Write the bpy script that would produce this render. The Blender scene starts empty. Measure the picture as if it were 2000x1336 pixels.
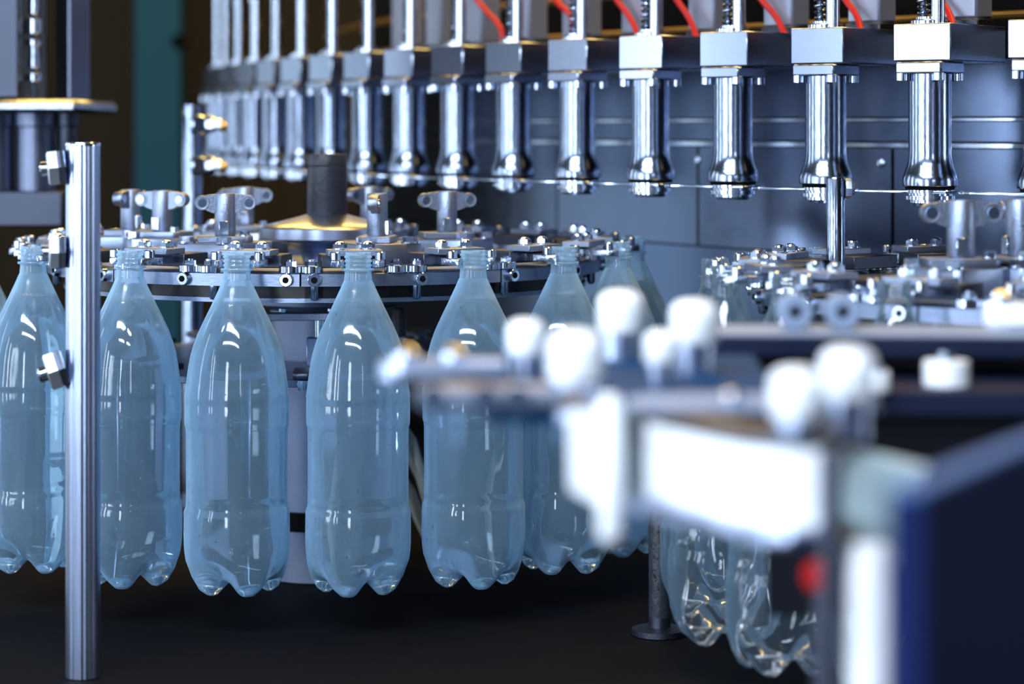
import bpy, bmesh, math, random
from mathutils import Matrix, Vector

random.seed(7)
SC = bpy.context.scene
COL = SC.collection
R = math.radians
F = 4680.0          # focal length in pixels of the 2000 x 1336 frame
HZ = 250.0          # horizon row
CZ = 1.45           # eye height

# ------------------------------------------------------------------ camera
cam_data = bpy.data.cameras.new('camera')
cam = bpy.data.objects.new('camera', cam_data)
COL.objects.link(cam)
cam.location = (0, 0, CZ)
cam.rotation_euler = (R(90), 0, 0)
cam_data.sensor_width = 36.0
cam_data.lens = F / 2000.0 * 36.0
cam_data.shift_y = -(668.0 - HZ) / 2000.0
cam_data.clip_start = 0.05
cam_data.clip_end = 60
cam_data.dof.use_dof = True
cam_data.dof.focus_distance = 2.62
cam_data.dof.aperture_fstop = (cam_data.lens / 1000.0) / 0.026
SC.camera = cam

# ------------------------------------------------------------------ world, lights, exposure
world = bpy.data.worlds.new('world')
SC.world = world
world.use_nodes = True
world.node_tree.nodes['Background'].inputs['Color'].default_value = (0.07, 0.14, 0.36, 1)
world.node_tree.nodes['Background'].inputs['Strength'].default_value = 0.5


def area(name, loc, target, sx, sy, power, color):
    d = bpy.data.lights.new(name, 'AREA')
    d.shape = 'RECTANGLE'
    d.size, d.size_y = sx, sy
    d.energy = power
    d.color = color
    o = bpy.data.objects.new(name, d)
    COL.objects.link(o)
    o.location = loc
    o.rotation_euler = (Vector(target) - Vector(loc)).to_track_quat('-Z', 'Y').to_euler()
    return o


COOL = (0.74, 0.86, 1.0)
for i, (wy, wid, pw) in enumerate(((-0.75, 0.40, 36), (0.20, 0.32, 42), (1.15, 0.20, 16), (2.5, 0.22, 16), (3.9, 0.22, 14))):
    area('window_light', (-3.05, wy, 1.75), (0, wy, 1.75), wid, 1.7, pw, COOL)
area('window_light_front', (-1.5, -1.85, 1.7), (-0.2, 2.6, 1.2), 0.45, 1.9, 66, COOL)
area('fill_light_left_back', (-3.05, 5.2, 1.45), (0, 5.0, 1.45), 1.7, 2.2, 14, (0.62, 0.82, 1.0))  # added soft fill to lighten the bottles' edges, no window stands there
for ly in (-0.1, 0.75):
    area('fill_light_front', (-0.8, ly, 3.02), (-0.6, ly + 0.7, 0), 2.2, 0.14, 72, COOL)  # added cool fill above the camera, brightens bottles and white plastic
area('window_light_right', (3.1, 1.9, 1.5), (0, 2.0, 1.3), 0.4, 1.6, 16, COOL)
area('window_light_front', (0.9, -1.85, 2.2), (0.0, 3.0, 1.2), 0.35, 0.8, 10, COOL)
for i, (lx, ly, sx, sy, pw) in enumerate(((-0.3, 5.2, 1.8, 0.6, 50), (-0.45, 4.1, 0.6, 0.35, 12), (-0.05, 3.45, 0.5, 0.35, 11), (0.45, 2.9, 0.5, 0.35, 11), (0.95, 2.4, 0.5, 0.35, 11))):
    area('ceiling_lamp', (lx, ly, 3.02), (lx, ly, 0), sx, sy, pw, (1.0, 0.60, 0.14))

SC.view_settings.view_transform = 'Standard'
SC.view_settings.look = 'None'
SC.view_settings.gamma = 1.0
SC.view_settings.use_curve_mapping = False
SC.view_settings.exposure = 0.0
SC.cycles.max_bounces = 16
SC.cycles.transmission_bounces = 14
SC.cycles.transparent_max_bounces = 24
SC.cycles.glossy_bounces = 6
SC.cycles.sample_clamp_indirect = 8.0
SC.cycles.blur_glossy = 0.5


# ------------------------------------------------------------------ materials
def new_mat(name):
    m = bpy.data.materials.new(name)
    m.use_nodes = True
    return m, m.node_tree.nodes, m.node_tree.links


def principled(name, color, metallic=0.0, rough=0.4, bump=0.0, scale=200.0, stretch=(1, 1, 1), var=0.0, spec=0.5,
               coat=0.0, rough_var=0.0):
    m, N, L = new_mat(name)
    b = N['Principled BSDF']
    b.inputs['Base Color'].default_value = (*color, 1)
    b.inputs['Metallic'].default_value = metallic
    b.inputs['Roughness'].default_value = rough
    b.inputs['Specular IOR Level'].default_value = spec
    b.inputs['Coat Weight'].default_value = coat
    if bump or var or rough_var:
        tc = N.new('ShaderNodeTexCoord')
        mp = N.new('ShaderNodeMapping')
        mp.inputs['Scale'].default_value = stretch
        nz = N.new('ShaderNodeTexNoise')
        nz.inputs['Scale'].default_value = scale
        nz.inputs['Detail'].default_value = 4
        L.new(tc.outputs['Object'], mp.inputs['Vector'])
        L.new(mp.outputs['Vector'], nz.inputs['Vector'])
        if bump:
            bp = N.new('ShaderNodeBump')
            bp.inputs['Strength'].default_value = bump
            bp.inputs['Distance'].default_value = 0.001
            L.new(nz.outputs['Fac'], bp.inputs['Height'])
            L.new(bp.outputs['Normal'], b.inputs['Normal'])
        if var:
            mx = N.new('ShaderNodeMix')
            mx.data_type = 'RGBA'
            mx.inputs['A'].default_value = (*[c * (1 - var) for c in color], 1)
            mx.inputs['B'].default_value = (*[min(1, c * (1 + var)) for c in color], 1)
            L.new(nz.outputs['Fac'], mx.inputs['Factor'])
            L.new(mx.outputs['Result'], b.inputs['Base Color'])
        if rough_var:
            mr = N.new('ShaderNodeMapRange')
            mr.inputs['To Min'].default_value = max(0.02, rough - rough_var)
            mr.inputs['To Max'].default_value = rough + rough_var
            L.new(nz.outputs['Fac'], mr.inputs['Value'])
            L.new(mr.outputs['Result'], b.inputs['Roughness'])
    return m


M = {}
M['steel'] = principled('brushed_steel', (0.25, 0.295, 0.39), 1, 0.17, 0.08, 900, (1, 1, 0.12), rough_var=0.04)
M['steel_h'] = principled('milled_steel', (0.23, 0.275, 0.38), 1, 0.38, 0.15, 600, (0.2, 0.2, 1), rough_var=0.08)
M['polish'] = principled('polished_steel', (0.62, 0.69, 0.82), 1, 0.14, 0.03, 300)
M['block'] = principled('block_steel', (0.34, 0.39, 0.51), 1, 0.25, 0.05, 500, (0.15, 0.15, 1), rough_var=0.05)
M['cast'] = principled('cast_steel', (0.28, 0.325, 0.43), 1, 0.42, 0.5, 500, rough_var=0.1)
M['wet'] = principled('wet_steel', (0.46, 0.53, 0.67), 1, 0.22, 0.9, 260, rough_var=0.1)
M['dark_steel'] = principled('dark_steel', (0.07, 0.08, 0.11), 1, 0.42, 0.2, 300)
M['alu'] = principled('aluminium', (0.42, 0.48, 0.64), 1, 0.28, 0.1, 500, (1, 1, 0.05))
M['column'] = principled('column_steel', (0.19, 0.22, 0.31), 1, 0.48, 0.1, 200)
M['bolt'] = principled('zinc_bolt', (0.66, 0.70, 0.80), 1, 0.42)
M['skirt'] = principled('skirt_steel', (0.10, 0.14, 0.23), 1, 0.20, 0.06, 30)
M['dull'] = principled('dull_steel', (0.15, 0.17, 0.24), 1, 0.34, 0.1, 200)
M['sheet'] = principled('drum_sheet_steel', (0.115, 0.15, 0.235), 1, 0.20, 0.06, 30, rough_var=0.06)
M['black'] = principled('black_plastic', (0.006, 0.007, 0.012), 0, 0.35, spec=0.35)
M['charcoal'] = principled('charcoal_cap', (0.018, 0.021, 0.030), 0.0, 0.40, 0.8, 160, spec=0.35)
M['rubber'] = principled('black_rubber', (0.004, 0.004, 0.005), 0, 0.7, spec=0.06)
M['white'] = principled('white_plastic', (0.82, 0.83, 0.86), 0, 0.35)
M['shaded_plastic'] = principled('shaded_grey_plastic', (0.33, 0.42, 0.45), 0, 0.4)  # shade on the white guide's turned faces, put into the colour
M['navy'] = principled('navy_plastic', (0.006, 0.010, 0.030), 0, 0.5, spec=0.15)
M['blue'] = principled('blue_paint', (0.002, 0.008, 0.055), 0, 0.6, spec=0.1)
M['grey_paint'] = principled('grey_blue_paint', (0.20, 0.25, 0.36), 0, 0.5, spec=0.3)
M['highlight_blue'] = principled('light_blue_highlight', (0.015, 0.07, 0.20), 0, 0.5)  # highlight along the guard's top edge, put into the colour
M['plate_blue'] = principled('blue_plate', (0.004, 0.035, 0.10), 0, 0.7, spec=0.08)
M['red'] = principled('red_hose', (0.52, 0.004, 0.005), 0, 0.35)
M['brass'] = principled('brass_pipe', (0.55, 0.36, 0.12), 1, 0.35)
M['box'] = principled('grey_cylinder_body', (0.34, 0.36, 0.45), 0.6, 0.4, 0.05, 100)
M['teal'] = principled('teal_paint', (0.004, 0.050, 0.092), 0, 0.6, spec=0.15, var=0.15, scale=4)
M['wall'] = principled('dark_wall_paint', (0.07, 0.10, 0.17), 0, 0.7, var=0.15, scale=3)
M['wall_pale'] = principled('pale_blue_wall', (0.42, 0.55, 0.72), 0, 0.7, var=0.05, scale=3)
M['wall_brown'] = principled('brown_wall_panel', (0.013, 0.010, 0.005), 0, 0.7, spec=0.15, var=0.3, scale=3, stretch=(6, 1, 0.3))
M['floor'] = principled('dark_floor', (0.020, 0.019, 0.015), 0, 0.5, 0.2, 40, var=0.2)
M['ceiling'] = principled('ceiling_paint', (0.16, 0.14, 0.10), 0, 0.8)
M['hose'] = principled('milky_hose', (0.80, 0.80, 0.68), 0, 0.3)


def pet_material(name, haze_body, haze_top, z0, z1, tint):
    """Thin PET wall: see-through with reflection, fogged by condensation (more above the fill line), haze raised to lighten the bottle."""
    m, N, L = new_mat(name)
    N.remove(N['Principled BSDF'])
    out = N['Material Output']
    tr = N.new('ShaderNodeBsdfTransparent')
    tr.inputs['Color'].default_value = (*tint, 1)
    gl = N.new('ShaderNodeBsdfGlossy')
    gl.inputs['Roughness'].default_value = 0.07
    fr = N.new('ShaderNodeFresnel')
    fr.inputs['IOR'].default_value = 1.45
    tc = N.new('ShaderNodeTexCoord')
    nz = N.new('ShaderNodeTexNoise')
    nz.inputs['Scale'].default_value = 55
    nz.inputs['Detail'].default_value = 5
    mp = N.new('ShaderNodeMapping')
    mp.inputs['Scale'].default_value = (1, 1, 0.35)
    L.new(tc.outputs['Object'], mp.inputs['Vector'])
    L.new(mp.outputs['Vector'], nz.inputs['Vector'])
    bp = N.new('ShaderNodeBump')
    bp.inputs['Strength'].default_value = 0.10
    bp.inputs['Distance'].default_value = 0.002
    L.new(nz.outputs['Fac'], bp.inputs['Height'])
    L.new(bp.outputs['Normal'], gl.inputs['Normal'])
    mix1 = N.new('ShaderNodeMixShader')
    L.new(fr.outputs['Fac'], mix1.inputs['Fac'])
    L.new(tr.outputs['BSDF'], mix1.inputs[1])
    L.new(gl.outputs['BSDF'], mix1.inputs[2])
    df = N.new('ShaderNodeBsdfDiffuse')
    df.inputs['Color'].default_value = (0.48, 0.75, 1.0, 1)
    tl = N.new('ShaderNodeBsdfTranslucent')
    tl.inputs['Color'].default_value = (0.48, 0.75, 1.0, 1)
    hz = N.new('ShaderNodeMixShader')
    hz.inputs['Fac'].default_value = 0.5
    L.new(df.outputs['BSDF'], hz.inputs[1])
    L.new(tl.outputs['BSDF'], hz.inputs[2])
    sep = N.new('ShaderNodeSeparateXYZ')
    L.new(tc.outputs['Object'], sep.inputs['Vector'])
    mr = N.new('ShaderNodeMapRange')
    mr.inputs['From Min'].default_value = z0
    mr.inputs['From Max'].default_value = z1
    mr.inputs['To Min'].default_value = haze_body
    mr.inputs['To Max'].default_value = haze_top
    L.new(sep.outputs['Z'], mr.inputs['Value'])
    mr2 = N.new('ShaderNodeMapRange')
    mr2.inputs['From Min'].default_value = 0.35
    mr2.inputs['From Max'].default_value = 0.75
    mr2.inputs['To Min'].default_value = 0.88
    mr2.inputs['To Max'].default_value = 1.12
    L.new(nz.outputs['Fac'], mr2.inputs['Value'])
    mu = N.new('ShaderNodeMath')
    mu.operation = 'MULTIPLY'
    L.new(mr.outputs['Result'], mu.inputs[0])
    L.new(mr2.outputs['Result'], mu.inputs[1])
    mix2 = N.new('ShaderNodeMixShader')
    # film is thicker edge on; the bottle's bright rim light is put into it
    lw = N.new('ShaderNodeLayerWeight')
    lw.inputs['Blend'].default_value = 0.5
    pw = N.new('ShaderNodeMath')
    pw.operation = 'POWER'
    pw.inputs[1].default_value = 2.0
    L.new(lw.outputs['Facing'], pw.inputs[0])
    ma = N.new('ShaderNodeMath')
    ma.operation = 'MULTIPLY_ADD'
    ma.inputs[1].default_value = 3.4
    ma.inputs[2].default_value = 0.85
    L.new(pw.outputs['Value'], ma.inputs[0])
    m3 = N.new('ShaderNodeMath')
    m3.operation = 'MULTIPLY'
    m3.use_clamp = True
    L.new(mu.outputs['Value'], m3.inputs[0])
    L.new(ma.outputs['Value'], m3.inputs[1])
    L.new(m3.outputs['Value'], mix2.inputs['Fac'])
    L.new(mix1.outputs['Shader'], mix2.inputs[1])
    L.new(hz.outputs['Shader'], mix2.inputs[2])
    L.new(mix2.outputs['Shader'], out.inputs['Surface'])
    return m


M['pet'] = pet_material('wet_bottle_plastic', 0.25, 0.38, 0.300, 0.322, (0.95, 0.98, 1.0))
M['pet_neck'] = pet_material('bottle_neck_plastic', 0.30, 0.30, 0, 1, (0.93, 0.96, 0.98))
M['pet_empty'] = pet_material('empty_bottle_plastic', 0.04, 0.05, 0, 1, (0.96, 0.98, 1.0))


def water_material():
    m, N, L = new_mat('water')
    b = N['Principled BSDF']
    b.inputs['Base Color'].default_value = (0.82, 0.93, 1.0, 1)
    b.inputs['Transmission Weight'].default_value = 1
    b.inputs['Roughness'].default_value = 0.015
    b.inputs['IOR'].default_value = 1.33
    return m


M['water'] = water_material()


def droplet_material():
    m, N, L = new_mat('water_droplet')
    b = N['Principled BSDF']
    b.inputs['Base Color'].default_value = (0.95, 0.98, 1.0, 1)
    b.inputs['Transmission Weight'].default_value = 1
    b.inputs['Roughness'].default_value = 0.0
    b.inputs['IOR'].default_value = 1.33
    return m


M['drop'] = droplet_material()


# ------------------------------------------------------------------ mesh helpers
def P(px, py, Y):
    """A photograph pixel at distance Y -> world point."""
    return Vector(((px - 1000.0) / F * Y, Y, CZ - (py - HZ) / F * Y))


def X_at(px, Y):
    return (px - 1000.0) / F * Y


def Z_at(py, Y):
    return CZ - (py - HZ) / F * Y


class MB:
    """Collects shapes, links them as ONE mesh object."""

    def __init__(s):
        s.v = []
        s.f = []

    def add(s, vs, fs, mat=None):
        o = len(s.v)
        s.v += [tuple(mat @ Vector(p)) if mat is not None else tuple(p) for p in vs]
        s.f += [tuple(i + o for i in f) for f in fs]
        return s

    def box(s, c, d, rz=0.0, bev=0.0, mat=None):
        bm = bmesh.new()
        bmesh.ops.create_cube(bm, size=1)
        bmesh.ops.scale(bm, vec=d, verts=bm.verts)
        if bev:
            bmesh.ops.bevel(bm, geom=list(bm.edges), offset=bev, segments=1, affect='EDGES')
        T = Matrix.Translation(c) @ Matrix.Rotation(rz, 4, 'Z')
        if mat is not None:
            T = mat @ T
        bm.verts.index_update()
        s.add([v.co[:] for v in bm.verts], [[v.index for v in f.verts] for f in bm.faces], T)
        bm.free()
        return s

    def lathe(s, prof, n=32, c=(0, 0, 0), axis='Z', mat=None):
        vs, fs, rings = [], [], []
        for r, z in prof:
            if r < 1e-7:
                rings.append([len(vs)])
                vs.append((0, 0, z))
            else:
                rings.append(list(range(len(vs), len(vs) + n)))
                vs += [(r * math.cos(2 * math.pi * k / n), r * math.sin(2 * math.pi * k / n), z) for k in range(n)]
        for a, b in zip(rings, rings[1:]):
            if len(a) == 1 and len(b) == 1:
                continue
            for k in range(n):
                k2 = (k + 1) % n
                if len(a) == 1:
                    fs.append((a[0], b[k2], b[k]))
                elif len(b) == 1:
                    fs.append((a[k], a[k2], b[0]))
                else:
                    fs.append((a[k], a[k2], b[k2], b[k]))
        T = Matrix.Translation(c)
        if axis == 'X':
            T = T @ Matrix.Rotation(R(90), 4, 'Y')
        elif axis == 'Y':
            T = T @ Matrix.Rotation(R(-90), 4, 'X')
        if mat is not None:
            T = mat @ T
        return s.add(vs, fs, T)

    def cyl(s, c, r, h, n=24, bev=0.0, axis='Z', mat=None):
        b = bev
        pr = [(0, 0), (r - b, 0), (r, b), (r, h - b), (r - b, h), (0, h)] if b else [(0, 0), (r, 0), (r, h), (0, h)]
        return s.lathe(pr, n, c, axis, mat)

    def prism(s, pts, z0, z1, bev=0.0, mat=None):
        n = len(pts)
        area2 = sum(pts[i][0] * pts[(i + 1) % n][1] - pts[(i + 1) % n][0] * pts[i][1] for i in range(n))
        if area2 < 0:
            pts = pts[::-1]
        vs = [(x, y, z0) for x, y in pts] + [(x, y, z1) for x, y in pts]
        fs = [tuple(range(n))[::-1], tuple(range(n, 2 * n))]
        fs += [(k, (k + 1) % n, (k + 1) % n + n, k + n) for k in range(n)]
        if bev:
            bm = bmesh.new()
            bv = [bm.verts.new(p) for p in vs]
            for f in fs:
                bm.faces.new([bv[i] for i in f])
            bmesh.ops.bevel(bm, geom=list(bm.edges), offset=bev, segments=1, affect='EDGES')
            bm.verts.index_update()
            vs = [v.co[:] for v in bm.verts]
            fs = [[v.index for v in f.verts] for f in bm.faces]
            bm.free()
        return s.add(vs, fs, mat)

    def arc(s, c, r0, r1, z0, z1, a0, a1, n, bev=0.0):
        """Ring segment: angles measured from -Y towards +X."""
        vs, fs = [], []
        for k in range(n + 1):
            a = a0 + (a1 - a0) * k / n
            sx, cy = math.sin(a), -math.cos(a)
            for r, z in ((r0, z0), (r1, z0), (r1, z1 - bev), (r1 - bev, z1), (r0, z1)) if bev else \
                    ((r0, z0), (r1, z0), (r1, z1), (r0, z1)):
                vs.append((c[0] + r * sx, c[1] + r * cy, z))
        m = 5 if bev else 4
        full = abs(abs(a1 - a0) - 2 * math.pi) < 1e-6
        for k in range(n):
            for j in range(m):
                j2 = (j + 1) % m
                a, b = k * m + j, k * m + j2
                fs.append((a, a + m, b + m, b))
        if not full:
            fs.append(tuple(range(m))[::-1] if a1 > a0 else tuple(range(m)))
            q = n * m
            fs.append(tuple(range(q, q + m)) if a1 > a0 else tuple(range(q, q + m))[::-1])
        return s.add(vs, fs)

    def tube(s, path, r, n=10, cap=True):
        path = [Vector(p) for p in path]
        vs, fs = [], []
        up = Vector((0, 0, 1))
        prev = None
        for i, p in enumerate(path):
            t = (path[min(i + 1, len(path) - 1)] - path[max(i - 1, 0)]).normalized()
            if prev is None:
                a = up if abs(t.dot(up)) < 0.9 else Vector((1, 0, 0))
                u = t.cross(a).normalized()
            else:
                u = (prev - t * prev.dot(t)).normalized()
            prev = u
            w = t.cross(u)
            rr = r[i] if isinstance(r, (list, tuple)) else r
            for k in range(n):
                g = 2 * math.pi * k / n
                vs.append(p + (u * math.cos(g) + w * math.sin(g)) * rr)
        for i in range(len(path) - 1):
            for k in range(n):
                k2 = (k + 1) % n
                fs.append((i * n + k, i * n + k2, (i + 1) * n + k2, (i + 1) * n + k))
        if cap:
            fs.append(tuple(range(n))[::-1])
            fs.append(tuple(range((len(path) - 1) * n, len(path) * n)))
        return s.add(vs, fs)

    def mesh(s, name, mat, ang=38):
        me = bpy.data.meshes.new(name)
        me.from_pydata(s.v, [], s.f)
        me.validate()
        bm = bmesh.new()
        bm.from_mesh(me)
        bmesh.ops.recalc_face_normals(bm, faces=bm.faces)
        bm.to_mesh(me)
        bm.free()
        me.shade_smooth()
        me.set_sharp_from_angle(angle=R(ang))
        me.materials.append(mat)
        return me

    def build(s, name, mat, parent=None, loc=(0, 0, 0), rz=0.0, ang=38):
        o = bpy.data.objects.new(name, s.mesh(name, mat, ang))
        COL.objects.link(o)
        o.location = loc
        o.rotation_euler = (0, 0, rz)
        if parent is not None:
            o.parent = parent
        return o


def tag(o, label=None, cat=None, group=None, kind=None):
    if label:
        o['label'] = label
    if cat:
        o['category'] = cat
    if group:
        o['group'] = group
    if kind:
        o['kind'] = kind
    return o


def thing(name, label, cat, loc=(0, 0, 0), rz=0.0, group=None):
    o = bpy.data.objects.new(name, None)
    o.empty_display_size = 0.02
    COL.objects.link(o)
    o.location = loc
    o.rotation_euler = (0, 0, rz)
    return tag(o, label, cat, group)


def inst(name, me, parent=None, loc=(0, 0, 0), rz=0.0):
    o = bpy.data.objects.new(name, me)
    COL.objects.link(o)
    o.location = loc
    o.rotation_euler = (0, 0, rz)
    if parent is not None:
        o.parent = parent
    return o


def copy_tree(o, parent=None):
    c = o.copy()
    COL.objects.link(c)
    if parent is not None:
        c.parent = parent
    for ch in list(o.children):
        copy_tree(ch, c)
    return c


ORD = ['first', 'second', 'third', 'fourth', 'fifth', 'sixth', 'seventh', 'eighth', 'ninth', 'tenth', 'eleventh',
       'twelfth', 'thirteenth', 'fourteenth', 'fifteenth', 'sixteenth', 'seventeenth', 'eighteenth', 'nineteenth']

# ------------------------------------------------------------------ room shell
RX0, RX1, RY0, RY1, RZ1 = -3.2, 3.2, -2.0, 6.6, 3.1


def struct(name, mb, mat):
    return tag(mb.build(name, mat), kind='structure')


struct('floor', MB().box((0, 2.3, -0.05), (6.6, 8.8, 0.1)), M['floor'])
struct('ceiling', MB().box((0, 2.3, RZ1 + 0.05), (6.6, 8.8, 0.1)), M['ceiling'])
struct('wall_back', MB().box((0, RY1 + 0.05, 1.55), (6.6, 0.1, 3.1)), M['wall_brown'])
struct('wall_front', MB().box((0, RY0 - 0.05, 1.55), (6.6, 0.1, 3.1)), M['wall'])
struct('wall_left', MB().box((RX0 - 0.05, 2.3, 1.55), (0.1, 8.8, 3.1)), M['wall_pale'])
struct('wall_right', MB().box((RX1 + 0.05, 2.3, 1.55), (0.1, 8.8, 3.1)), M['wall_brown'])

bed = thing('drip_bed', 'black drip bed of the machine under the bottles', 'machine bed', (0.0, 2.9, 0))
bo = [(-0.82, 2.3), (1.35, 2.3), (1.35, 5.6), (-0.5, 5.6), (-0.5, 4.2), (-0.82, 3.75)]
MB().prism([(x, y - 2.9) for x, y in bo], 0.87, 0.90, 0.003).build('tray', M['rubber'], bed)
MB().prism([(x * 0.97, (y - 2.9) * 0.97) for x, y in bo], 0.0, 0.868).build('cabinet', M['rubber'], bed)

# teal steel column in front of the back wall
x0, x1 = X_at(262, 6.2), X_at(352, 6.2)
t = thing('steel_column', 'teal painted steel column standing at the dark back wall', 'column', ((x0 + x1) / 2, 6.25, 0))
MB().box((0, 0, 1.55), (x1 - x0, 0.08, 3.1), bev=0.004).build('post', M['teal'], t)
MB().box((0, 0, 0.01), (0.2, 0.2, 0.02), bev=0.003).build('foot_plate', M['dark_steel'], t)
MB().lathe([(0.0, 0), (0.02, 0), (0.026, 0.01), (0.02, 0.03), (0, 0.034)], 20,
           ((x1 - x0) / 2 - 0.005, -0.04, Z_at(82, 6.2)), 'Y', Matrix.Identity(4)).build('knob', M['rubber'], t)

# ------------------------------------------------------------------ filling carousel
CC = (3.519, 5.475)
CR = 4.175
A_PH, A_PI = 0.8224539, 0.03584285
N_VALVE = 17


def cpos(a, r, z=0.0):
    return Vector((CC[0] - r * math.sin(a), CC[1] - r * math.cos(a), z))


def carc(mb, r0, r1, z0, z1, a0, a1, n, bev=0.0):
    return mb.arc(CC, r0, r1, z0, z1, -a0, -a1, n, bev)


A_LO, A_HI = 0.70, 1.50
car = thing('filling_carousel', 'steel filler drum and dark carrier ring behind the row of filling valves', 'machine',
            cpos(1.1, 3.9, 0.0))
car_inv = Matrix.Translation(-car.location)


def car_part(name, mb, mat, **k):
    mb.v = [tuple(car_inv @ Vector(p)) for p in mb.v]
    return mb.build(name, mat, car, **k)


RD = 3.87
na = 60
for k in range(8):
    a0 = A_LO + (A_HI - A_LO) * k / 8 + 0.0007
    a1 = A_LO + (A_HI - A_LO) * (k + 1) / 8 - 0.0007
    car_part('drum_panel', carc(MB(), RD - 0.03, RD, 1.285, 1.4235, a0, a1, 10), M['sheet'])
car_part('drum_back', carc(MB(), RD - 0.05, RD - 0.032, 1.27, 1.56, A_LO, A_HI, na), M['dark_steel'])
car_part('drum_ledge', carc(MB(), RD - 0.03, RD + 0.006, 1.4255, 1.4315, A_LO, A_HI, na, 0.001), M['polish'])
car_part('drum_band', carc(MB(), RD - 0.03, RD - 0.002, 1.4335, 1.4575, A_LO, A_HI, na), M['sheet'])
car_part('drum_ledge', carc(MB(), RD - 0.03, RD + 0.004, 1.4590, 1.4630, A_LO, A_HI, na, 0.001), M['polish'])
car_part('drum_band', carc(MB(), RD - 0.03, RD - 0.001, 1.4645, 1.556, A_LO, A_HI, na), M['sheet'])
car_part('carrier_ring', carc(MB(), RD - 0.05, CR - 0.125, 1.528, 1.560, A_LO, A_HI, na), M['black'])
car_part('upper_housing', carc(MB(), RD - 0.06, RD - 0.03, 1.560, 1.86, A_LO, A_HI, na), M['rubber'])
car_part('skirt', carc(MB(), RD - 0.4, RD - 0.002, 0.92, 1.282, A_LO, A_HI, na), M['skirt'])
car_part('pedestal', carc(MB(), RD - 0.6, RD - 0.15, 0.901, 0.92, A_LO, A_HI, na), M['black'])
for (rr, zz) in ((3.93, 1.585), (3.93, 1.640)):
    car_part('brass_pipe', MB().tube([cpos(A_LO + (A_HI - A_LO) * i / na, rr, zz) for i in range(na + 1)], 0.005, 8), M['brass'])
# rivets below the ledge, in view at the right
for a in (0.835, 0.905, 1.0):
    p = cpos(a, RD - 0.002, Z_at(322, 2.9))
    car_part('rivet', MB().lathe([(0, -0.006), (0.006, -0.004), (0.0065, 0), (0, 0.0001)], 14, (0, 0, 0), 'Y', Matrix.Translation(p) @ Matrix.Rotation(-a, 4, 'Z')), M['polish'])

# ---- one filling valve (local: -Y = outward, X = tangent, Z absolute minus 1.3645)
VZ = 1.3645


def valve_meshes():
    d = {}
    d['block'] = MB().box((0, 0.048, 0.1795), (0.070, 0.135, 0.041), bev=0.0012).mesh('block', M['block'])
    d['flange'] = MB().box((0, 0, 0.1515), (0.056, 0.056, 0.0135), bev=0.002).mesh('flange', M['block'])
    b = MB()
    b.lathe([(0, 0), (0.0058, 0), (0.0064, 0.0006), (0.0064, 0.0085), (0, 0.0085)], 18, (0, 0, 0))
    d['bolt'] = b.mesh('bolt', M['polish'])
    d['barrel'] = MB().lathe([(0.0236, 0.1448), (0.0236, 0.058), (0.0240, 0.052), (0.0256, 0.044), (0.0285, 0.036),
                              (0.0302, 0.031), (0.0306, 0.027), (0.0306, 0.0225), (0.0296, 0.0215), (0.010, 0.0215)], 40).mesh('barrel', M['steel'])
    d['seal'] = MB().lathe([(0.01, 0.0216), (0.0265, 0.0216), (0.0275, 0.0200), (0.0265, 0.0178), (0.01, 0.0178)], 32).mesh('seal', M['rubber'])
    d['nozzle'] = MB().lathe([(0, 0.0178), (0.0268, 0.0177), (0.0268, 0.0145), (0.0245, 0.0140), (0.0245, 0.0115), (0.0275, 0.0110),
                              (0.0275, 0.0070), (0.0235, 0.0065), (0.0235, 0.0035), (0.0190, 0.0030), (0.0180, 0), (0, 0)], 32).mesh('nozzle', M['polish'])
    # plate that guides the bottle neck: thin tongue pointing left with a round end
    pts = [(0.03, -0.022), (0.034, 0.0), (0.03, 0.022)]
    pts += [(-0.078 + 0.02 * math.cos(g), 0.02 * math.sin(g)) for g in [R(90 + 15 * i) for i in range(13)]]
    d['neck_plate'] = MB().prism(pts, 0.0140, 0.0168, 0.0005).mesh('neck_plate', M['polish'])
    d['rod'] = MB().cyl((0.012, -0.004, 0.2), 0.0078, 0.20, 20).mesh('rod', M['polish'])
    d['collar'] = MB().lathe([(0, 0.2), (0.0215, 0.2), (0.0215, 0.2035), (0.016, 0.205), (0.016, 0.2075), (0, 0.2075)], 28, (-0.002, 0.004, 0)).mesh('collar', M['polish'])
    pth = []
    for i in range(14 * 14 + 1):
        g = 2 * math.pi * i / 14
        pth.append((-0.010 + 0.0062 * math.cos(g), 0.004 + 0.0062 * math.sin(g), 0.2075 + 0.0068 * i / 14))
    d['spring'] = MB().tube(pth, 0.0014, 6).mesh('spring', M['steel'])
    d['guide_pin'] = MB().cyl((-0.010, 0.004, 0.2075), 0.0035, 0.16, 12).mesh('guide_pin', M['dark_steel'])
    d['sleeve'] = MB().cyl((-0.010, 0.004, 0.303), 0.010, 0.09, 20, 0.001).mesh('sleeve', M['polish'])
    return d


VM = valve_meshes()
VAL_WORDS = {0: 'rightmost filling valve, its block cut off by the right edge of the photo',
             1: 'large bright filling valve second from the right, barrel lit white on its left'}
for k in range(-1, N_VALVE - 1):
    a = A_PH + k * A_PI
    i = k + 1
    lab = VAL_WORDS.get(i, 'steel filling valve with flared lower end, %s from the right in the row' % ORD[i])
    v = thing('filling_valve', lab, 'filling valve', cpos(a, CR, VZ), -(a - 0.17), 'filling valves hanging round the carousel')
    for nm in ('block', 'flange', 'barrel', 'seal', 'nozzle', 'neck_plate', 'rod', 'collar', 'spring', 'guide_pin', 'sleeve'):
        inst(nm, VM[nm], v)
    for sx in (-1, 1):
        for sy in (-1, 1):
            inst('bolt', VM['bolt'], v, (sx * 0.0225, sy * 0.0225, 0.1370))

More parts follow.
